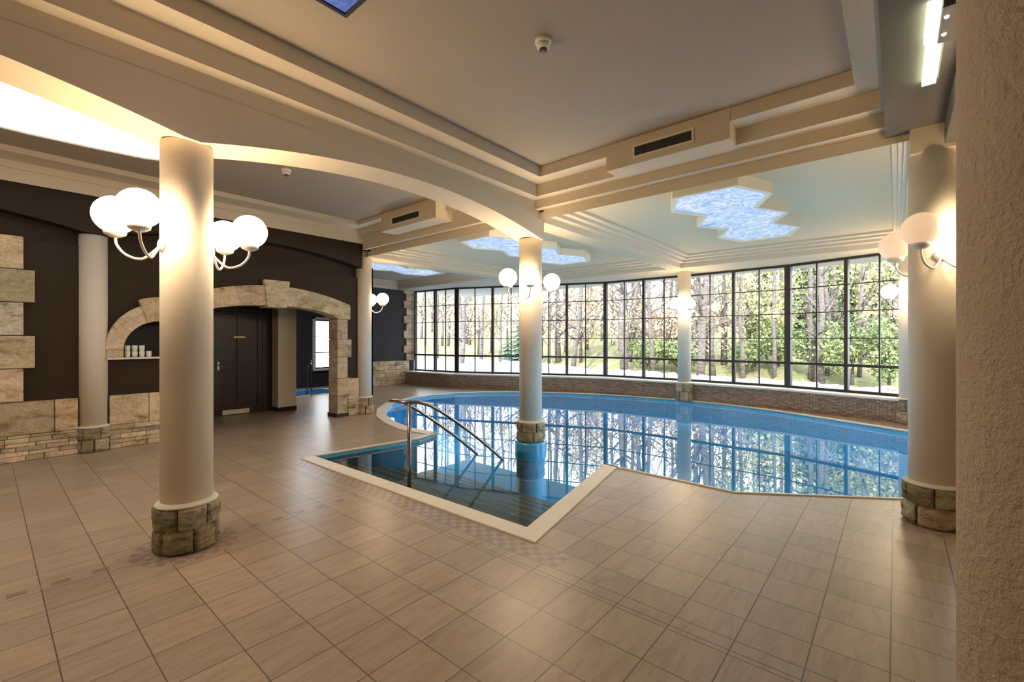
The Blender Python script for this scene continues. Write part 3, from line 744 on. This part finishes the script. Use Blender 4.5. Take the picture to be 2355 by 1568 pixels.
# ------------------------------------------------------------------ hall back wall
mb=MB(); mb.box(7.75,9.99,13.1,13.3,0,3.92); struct(mb.build('wall_back','dark_blue_paint'),'dark painted far wall left of the windows','wall')
mb=MB(); 
def hblocks(mb,x0,x1,z0,z1,rh,l0,l1,y0):
    blocks(mb,x0,x1,z0,z1,rh,l0,l1,y0,.04,.02,.006,.75,1.2)
hblocks(mb,7.85,9.75,0,.81,(.10,.2),.2,.45,13.1)
z=.81; k=0
while z<3.25:
    x0=9.52 if k%2 else 9.62; mb.box(x0,9.98,13.04,13.11,z+.004,z+.256,tcol(.85,1.2)); z+=.26; k+=1
TN[0]+=1; struct(mb.build('trim_%d'%TN[0],'sandstone',None,.006),'stone dado and quoins on the far wall next to the windows','stone dado')
# unseen enclosing walls
struct(MB().box(-4.8,-4.6,-4.3,13.3,0,3.92).build('wall_rear','beam_paint'),'cream wall behind the viewer','wall')
struct(MB().box(-4.8,12.4,-4.3,-4.1,0,3.92).build('wall_right','beam_paint'),'cream wall at the far right','wall')
# ------------------------------------------------------------------ window wall
V=[(9.95,12.98),(10.15,11.03),(11.14,8.72),(11.98,6.56),(12.06,4.2),(11.93,1.87),(11.33,-.32),(10.5,-2.3),(9.9,-4.1)]
ZB,ZT=.45,3.25
thick=[.09,.12,.10,.11,.12,.135,.12,.12,.1]
names=['leftmost narrow-looking','second from the left','third, left of the middle','fourth, ending at the column before the windows','fifth, right of the column before the windows','sixth, right of the thick mullion','hidden at far right','hidden beyond far right']
WN=0
for i in range(len(V)-1):
    a,b=Vector(V[i]),Vector(V[i+1]); L=(b-a).length; d=(b-a).normalized()
    M=Matrix.Translation((a.x,a.y,0))@Matrix.Rotation(math.atan2(d.y,d.x),4,'Z')
    WN+=1
    num=WN if WN<7 else WN+1
    e=empty('window_%d'%num,(a.x,a.y,ZB)); struct(e,'tall gridded window bay with dark frame, %s of the curved wall'%names[i],'window')
    fm=MB(); ta,tb=thick[i]/2,thick[i+1]/2
    fm.box(0,ta,-.05,.05,ZB,ZT,M=M); fm.box(L-tb,L,-.05,.05,ZB,ZT,M=M)
    fm.box(ta,L-tb,-.04,.04,ZB,ZB+.05,M=M); fm.box(ta,L-tb,-.04,.04,ZT-.05,ZT,M=M)
    fm.box(L/2-.034,L/2+.034,-.05,.05,ZB+.05,ZT-.05,M=M)
    fm.build('window_frame','window_metal',e)
    tr_=MB()
    zt=ZB+.56
    tr_.box(ta,L/2-.034,-.04,.04,zt-.028,zt+.028,M=M); tr_.box(L/2+.034,L-tb,-.04,.04,zt-.028,zt+.028,M=M); tr_.build('transom','window_metal',e)
    gb=MB()
    for s0,s1 in ((ta,L/2-.034),(L/2+.034,L-tb)):
        mx=(s0+s1)/2; gb.box(mx-.014,mx+.014,-.015,.015,ZB+.05,ZT-.05,M=M)
        for k in (2,3,4):
            z=ZB+.56*k; gb.box(s0,s1,-.012,.012,z-.010,z+.010,M=M)
    gb.build('glazing_bar','window_metal',e)
    gp=MB(); gp.quad(*[M@Vector(p) for p in ((ta,0,ZB+.05),(L-tb,0,ZB+.05),(L-tb,0,ZT-.05),(ta,0,ZT-.05))]); gp.build('glass','glass',e,face_to=(-1,-.1,0))
# parapet: follows the windows 0.42 m inside
def offs(w,ext=0):
    o=[]
    for i,p in enumerate(V):
        p=Vector(p); ns=[]
        if i>0: d=(p-Vector(V[i-1])).normalized(); ns.append(Vector((d.y,-d.x)))
        if i<len(V)-1: d=(Vector(V[i+1])-p).normalized(); ns.append(Vector((d.y,-d.x)))
        n=sum(ns,Vector((0,0))).normalized(); s=1/max(.5,n.dot(ns[0])); o.append(p+n*w*s)
    return o
# V runs from back wall to the right (towards -Y): inward (towards -X) is to the right of travel
inn=offs(.42); sil=offs(.46); mid=offs(-.07)
pm=MB(); pm.v=[];
me_uv=[]
acc=0
for i in range(len(V)-1):
    a,b=inn[i],inn[i+1]; L=(b-a).length
    ix=[pm.vert((a.x,a.y,0)),pm.vert((b.x,b.y,0)),pm.vert((b.x,b.y,.42)),pm.vert((a.x,a.y,.42))]; pm.face(ix)
    me_uv+=[(acc,0),(acc+L,0),(acc+L,.42),(acc,.42)]; acc+=L
me=bpy.data.meshes.new('wall_parapet'); me.from_pydata(pm.v,[],pm.f); uv=me.uv_layers.new(name='UVMap')
for l in me.loops: uv.data[l.index].uv=me_uv[l.vertex_index]
me.materials.append(MATS['ledgestone']); o=bpy.data.objects.new('wall_parapet',me); COL.objects.link(o); struct(o,'low wall of thin brown ledge stones under the curved windows','wall')
# smooth continuous corners share distinct verts (flat facets); sill slab
sm=MB()
for i in range(len(V)-1):
    a,b,c,d=sil[i],sil[i+1],mid[i+1],mid[i]; sm.prism([(a.x,a.y),(b.x,b.y),(c.x,c.y),(d.x,d.y)],.41,.448)
TN[0]+=1; struct(sm.build('trim_%d'%TN[0],'white_paint'),'pale window sill running along the curved windows','window sill')
om=MB()
for i in range(len(V)-1):
    a,b=offs(-.06)[i],offs(-.06)[i+1]; om.quad((a.x,a.y,-.3),(b.x,b.y,-.3),(b.x,b.y,.42),(a.x,a.y,.42))
struct(om.build('wall_outer','grey_soffit'),'outer face of the low wall below the windows','wall')
lm=MB()
for i in range(len(V)-1):
    a,b,c,d=offs(.05)[i],offs(.05)[i+1],offs(-.07)[i+1],offs(-.07)[i]; lm.prism([(a.x,a.y),(b.x,b.y),(c.x,c.y),(d.x,d.y)],3.25,3.92)
struct(lm.build('wall_lintel','beam_paint'),'solid strip above the curved windows','wall')
# ------------------------------------------------------------------ outdoors
def cw(px,d,z=0):   # bearing through the window wall at depth d, in metres
    x=(px-1177.5)/F*d; s,c=math.sin(al),math.cos(al); return (x*s+d*c,-x*c+d*s,z)
edge=[(820,34,.15),(1050,30,.30),(1150,27,.35),(1250,23.5,.32),(1340,20,.3),(1400,17.8,.28),(1500,16.8,.25),(1600,16.2,.22),(1700,15.2,.2),(1800,14.2,.18),(1900,13.4,.16),(2000,12.8,.15),(2120,12.2,.15),(2300,12,.15),(2700,14,.15)]
OV=offs(-.09)
def dwin(px):
    s_,c_=math.sin(al),math.cos(al); q=(px-1177.5)/F; rx,ry=q*s_+c_,-q*c_+s_; best=None
    for a,b in zip(OV,OV[1:]):
        dx,dy=b.x-a.x,b.y-a.y; det=-rx*dy+ry*dx
        if abs(det)<1e-9: continue
        d=(-a.x*dy+a.y*dx)/det; t=(rx*a.y-ry*a.x)/det
        if d>0 and -.001<=t<=1.001: best=d if best is None else max(best,d)
    return best or 16.4
g=MB(); near=[]; far=[]
for px,d,z in edge:
    d0={True:9.0}.get(px>1800,10.5); 
    near.append(g.vert(cw(px,dwin(px),.10))); far.append(g.vert(cw(px,d,z)))
for k in range(len(edge)-1): g.face((near[k],near[k+1],far[k+1],far[k]),(1,1,1),True)
struct(g.build('ground_snow','snow'),'bluish snow covered terrace outside the windows','ground')
hl=MB(); rows=[]
NB=50; NR=26
for j in range(NR):
    row=[]
    for i in range(NB):
        t=i/(NB-1)*(len(edge)-1); k=min(len(edge)-2,int(t)); f=t-k
        px=edge[k][0]*(1-f)+edge[k+1][0]*f; d=edge[k][1]*(1-f)+edge[k+1][1]*f; z=edge[k][2]*(1-f)+edge[k+1][2]*f
        dd_=d-.1+ (j/(NR-1))**1.4*60
        zz=z-.06 + (-.5*math.sin(min(1,j/5)*PI) + max(0,j-4)**1.35*.15*(1.0+.25*math.sin(i*.5))) + R.uniform(-.15,.15)*min(1,j/4)
        row.append(hl.vert(cw(px,dd_,zz)))
    rows.append(row)
for j in range(NR-1):
    for i in range(NB-1): hl.face((rows[j][i],rows[j][i+1],rows[j+1][i+1],rows[j+1][i]),(1,1,1),True)
struct(hl.build('hillside','hill'),'wooded hillside rising behind the snow, outside the windows','hill')
# snow capped boulders along the terrace edge
protos=[]
for k in range(4):
    mb=MB(); rr=random.Random(k+40); mb.sphere((0,0,0),1,10,7,.7)
    mb.v=[tuple(c*(1+(hsh(k,round(v[0],2),round(v[1],2),round(v[2],2))-.5)*.28) for c in v) for v in mb.v]
    o=mb.build('boulder','boulder'); protos.append(o)
cnt=0
for row in range(3):
    px=1385+row*7
    while px<2110:
        t=0
        for k in range(len(edge)-1):
            if edge[k][0]<=px<=edge[k+1][0]:
                f=(px-edge[k][0])/(edge[k+1][0]-edge[k][0]); d=edge[k][1]*(1-f)+edge[k+1][1]*f; z=edge[k][2]*(1-f)+edge[k+1][2]*f
        s=R.uniform(.13,.24)
        p=cw(px+R.uniform(-3,3),d-.45-row*.42+R.uniform(-.1,.1),z- .07 - row*.012)
        o=protos[cnt%4] if cnt<4 else protos[cnt%4].copy()
        if cnt>=4: COL.objects.link(o)
        o.location=(p[0],p[1],p[2]+s*.25); o.scale=(s*R.uniform(.9,1.4),s*R.uniform(.9,1.3),s); o.rotation_euler=(0,0,R.uniform(0,6))
        tag(o,'white snow-capped boulder in the row along the terrace edge outside the windows','boulder','snow-capped boulders outside'); cnt+=1
        px+=R.uniform(15,24)*(1.35 if row else 1)
# trees
def bare_tree(x,y,z,h,r,lean,seed,label,group,split=False):
    rr=random.Random(seed); e=empty('bare_tree',(x,y,z)); tag(e,label,'tree',group)
    pts=[];rs=[]
    for k in range(9):
        t=k/8; pts.append((x+lean[0]*t*h+rr.uniform(-.05,.05)*h*.12,y+lean[1]*t*h+rr.uniform(-.05,.05)*h*.12,z-.3+t*h)); rs.append(r*(1-.75*t))
    MB().tube(pts,rs,8).build('trunk','bark',e)
    mb=MB()
    for k in range(rr.randint(9,15)):
        t=rr.uniform(.12,.95); i=int(t*8); p=Vector(pts[i])+(Vector(pts[min(8,i+1)])-Vector(pts[i]))*(t*8-i)
        a=rr.uniform(0,2*PI); L=h*rr.uniform(.12,.3)*(1.1-t); q=p
        bp=[p]; dr=Vector((math.cos(a),math.sin(a),rr.uniform(.3,1.1))).normalized()
        for s in range(4):
            dr=(dr+Vector((rr.uniform(-.3,.3),rr.uniform(-.3,.3),rr.uniform(-.1,.25)))).normalized(); q=q+dr*L/4; bp.append(q)
        r0=r*(1-.75*t)*.45; mb.tube(bp,[r0,r0*.8,r0*.6,r0*.4,r0*.15],5)
        for s in range(3):
            p2=bp[rr.randint(1,3)]; d2=(dr+Vector((rr.uniform(-1,1),rr.uniform(-1,1),rr.uniform(-.4,.8)))).normalized()
            mb.tube([p2,p2+d2*L*.25,p2+d2*L*.45+Vector((0,0,.05*L))],[r0*.4,r0*.3,r0*.1],4)
    mb.build('branches','bark',e); return e
k=0
for px in [968,980,992,1003,1018,1032,1045,1062,1080,1108,1150,1168,1192,1262,1285,1300,1325,1352,1372,1410,1422,1440,1462,1476,1500,1518,1535,1552,1600,1612,1640,1662,1702,1724,1752,1790,1835,1858,1868,1888,1905,1930,1990,2030]:
    rr=random.Random(px); d=rr.uniform(22,44) if px>1060 else rr.uniform(34,48)
    p=cw(px,d); zz=max(0,(d-24)*.10)
    big=px in (1425,1422,1640,1285,1612,1858,1476,1192)
    bare_tree(p[0],p[1],zz-.3,rr.uniform(11,16),(.20 if big else rr.uniform(.07,.15)),(rr.uniform(-.05,.05),rr.uniform(-.05,.05)),px,'bare grey tree trunk in the wood outside the pool windows','bare trees outside')
for px,d,r_,ln in [(1003,30,.16,.01),(1062,27,.13,-.02),(1205,25,.20,.01),(1318,22,.13,.06),(1436,20,.20,-.02),(1444,24,.12,.08),(1505,20,.11,-.05),(1612,18.5,.17,.03),(1640,20,.12,.0),(1707,19,.10,-.01),(1778,19,.09,.02),(1868,18.5,.13,-.015),(1887,17.5,.12,.01),(1902,19,.10,.0),(1975,18,.09,.02)]:
    p=cw(px,d); bare_tree(p[0],p[1],.0,11,r_,(ln,-ln),px+9,'bare grey tree trunk in the wood outside the pool windows','bare trees outside')
def leafcloud(mb,c,rad,n,size,rr,flat=1.0,hollow=False):
    for _ in range(n):
        while True:
            q=Vector((rr.uniform(-1,1),rr.uniform(-1,1),rr.uniform(-1,1)))
            if q.length<1: break
        p=Vector(c)+Vector((q.x*rad[0],q.y*rad[1],q.z*rad[2]))
        a=Vector((rr.uniform(-1,1),rr.uniform(-1,1),rr.uniform(-1,1))).normalized(); b=a.cross(Vector((rr.uniform(-1,1),rr.uniform(-1,1),rr.uniform(-1,1)))).normalized()
        s=size*rr.uniform(.5,1.3); mb.quad(p-a*s,p+b*s*.6,p+a*s,p-b*s*.6)
def leafy(px,d,h,rad,mat,n,label,group,seed,z0=0,size=.16,name='leafy_shrub',cat='shrub'):
    rr=random.Random(seed); p=cw(px,d); e=empty(name,(p[0],p[1],z0)); tag(e,label,cat,group)
    tr=MB(); tr.tube([(p[0],p[1],z0-.3),(p[0]+.1,p[1],z0+h*.5),(p[0],p[1]+.1,z0+h*.85)],[.07*h/3,.05*h/3,.02],6); 
    for k in range(5):
        a=rr.uniform(0,6.3); tr.tube([(p[0],p[1],z0+h*.25),(p[0]+rad*.5*math.cos(a),p[1]+rad*.5*math.sin(a),z0+h*rr.uniform(.5,.9))],[.03,.01],5)
    tr.build('stem','bark',e)
    mb=MB()
    for k in range(7): leafcloud(mb,(p[0]+rr.uniform(-.5,.5)*rad,p[1]+rr.uniform(-.5,.5)*rad,z0+h*rr.uniform(.3,.85)),(rad*.5,rad*.5,h*.24),n//4,size*.62,rr)
    mb.build('foliage',mat,e)
def spruce(px,d,h,rad,mat,label,group,seed,z0=0,tiers=11):
    rr=random.Random(seed); p=cw(px,d); e=empty('spruce_tree',(p[0],p[1],z0)); tag(e,label,'tree',group)
    MB().tube([(p[0],p[1],z0-.3),(p[0],p[1],z0+h*.6),(p[0],p[1],z0+h)],[.02*h,.012*h,.005],7).build('trunk','bark',e)
    mb=MB()
    for t in range(tiers):
        f=t/tiers; r=rad*(1-f)**.85; zc=z0+h*(.08+.9*f)
        m_=int(10+12*(1-f))
        for k in range(m_):
            a=2*PI*(k+rr.random()*.6)/m_; L=r*rr.uniform(.75,1.1)
            c0=Vector((p[0],p[1],zc)); dr=Vector((math.cos(a),math.sin(a),-.32)); sd=Vector((-math.sin(a),math.cos(a),0))
            for s in range(5):
                u=c0+dr*L*(s/5); v_=c0+dr*L*((s+1.3)/5); w_=L*.16*(1.25-s/5)
                mb.quad(u+Vector((0,0,.0)),v_+sd*w_+Vector((0,0,-w_*.5)),v_+dr*w_*.4,v_-sd*w_+Vector((0,0,-w_*.5)))
    mb.build('foliage',mat,e)
k=0
for px,d,h,rad in [(1100,32,4,2.4),(1245,29,4.5,2.6),(1335,26,4.5,2.2),(1450,24,3.8,2.2),(1540,24,3.6,2.0),(1625,23,3.4,2),(1005,40,5,3),(1385,30,7,3),(1580,30,7,3),(1075,40,8,3.6)]:
    leafy(px,d,h,rad,'leaf_beige',700,'pale beige winter shrub at the foot of the wooded slope','beige shrubs outside',px,z0=.1+max(0,(d-24)*.08)); k+=1
for px,d,h,rad in [(1130,34,6.5,2.4),(1665,22,7,2.0),(1720,22,5.2,2.2),(1745,24,7.5,2.4),(1360,33,8,2.2),(2060,19,7,2.0),(1990,21,8,2.1),(1240,36,8,2.6)]:
    leafy(px,d,h,rad,'leaf_yellow',800,'yellow-green leafy tree in the wood outside the windows','yellow-green trees outside',px+1,z0=.2,name='leafy_tree',cat='tree')
for px,d,h,rad in [(1735,20,2.2,1.3),(1880,19,2.6,1.4),(1960,17,2.6,1.3),(2045,16,2.6,1.2),(1790,21,3,1.5),(1490,22,1.8,1.3),(1560,21,1.6,1.1),(1920,26,9,2.6),(1975,25,9.5,2.4),(2085,22,9,2.6)]:
    leafy(px,d,h,rad,'leaf_green',900,'dark green leafy bush on the slope outside the right windows','green bushes outside',px+2,z0=-.2,size=.13)
spruce(1197,26,3.3,1.15,'leaf_dark','small blue-green spruce standing on the snow left of the pool column','small spruces outside',5,z0=.25)
spruce(1168,29,2.3,.8,'leaf_dark','smaller blue-green spruce to the left behind the small spruce on the snow','small spruces outside',6,z0=.25,tiers=9)
for i,(px,d,h) in enumerate([(1900,28,15),(1962,30,16),(2035,27,15),(1850,33,13),(2110,30,16),(1760,36,13)]):
    spruce(px,d,h,2.7,'leaf_green','tall green spruce in the wood outside the right windows','tall spruces outside',20+i,z0=.2,tiers=22)
# ------------------------------------------------------------------ world and light
w=bpy.data.worlds.new('world'); SC.world=w; w.use_nodes=True; nt=w.node_tree
bg=nt.nodes['Background']
tc=nt.nodes.new('ShaderNodeTexCoord'); sx=nt.nodes.new('ShaderNodeSeparateXYZ'); nt.links.new(tc.outputs['Generated'],sx.inputs[0])
r=nt.nodes.new('ShaderNodeValToRGB'); r.color_ramp.elements[0].position=.0; r.color_ramp.elements[0].color=(.96,.98,1,1); r.color_ramp.elements[1].position=.6; r.color_ramp.elements[1].color=(.80,.88,1,1)
nt.links.new(sx.outputs[2],r.inputs[0]); nt.links.new(r.outputs[0],bg.inputs[0]); bg.inputs[1].default_value=2.8
sun=bpy.data.lights.new('sun','SUN'); sun.energy=3.5; sun.angle=.02; sun.color=(1,.93,.8)
so=bpy.data.objects.new('sun',sun); COL.objects.link(so); so.rotation_euler=Vector((.75,.25,-.62)).to_track_quat('-Z','Y').to_euler(); so.location=(-10,0,20)
vs=SC.view_settings; vs.view_transform='Standard'; vs.look='None'; vs.gamma=1; vs.use_curve_mapping=False; vs.exposure=1.2
SC.cycles.max_bounces=8; SC.cycles.diffuse_bounces=5; SC.cycles.glossy_bounces=4; SC.cycles.transparent_max_bounces=12; SC.cycles.use_denoising=True
SC.cycles.sample_clamp_indirect=6; SC.cycles.caustics_reflective=False; SC.cycles.caustics_refractive=False
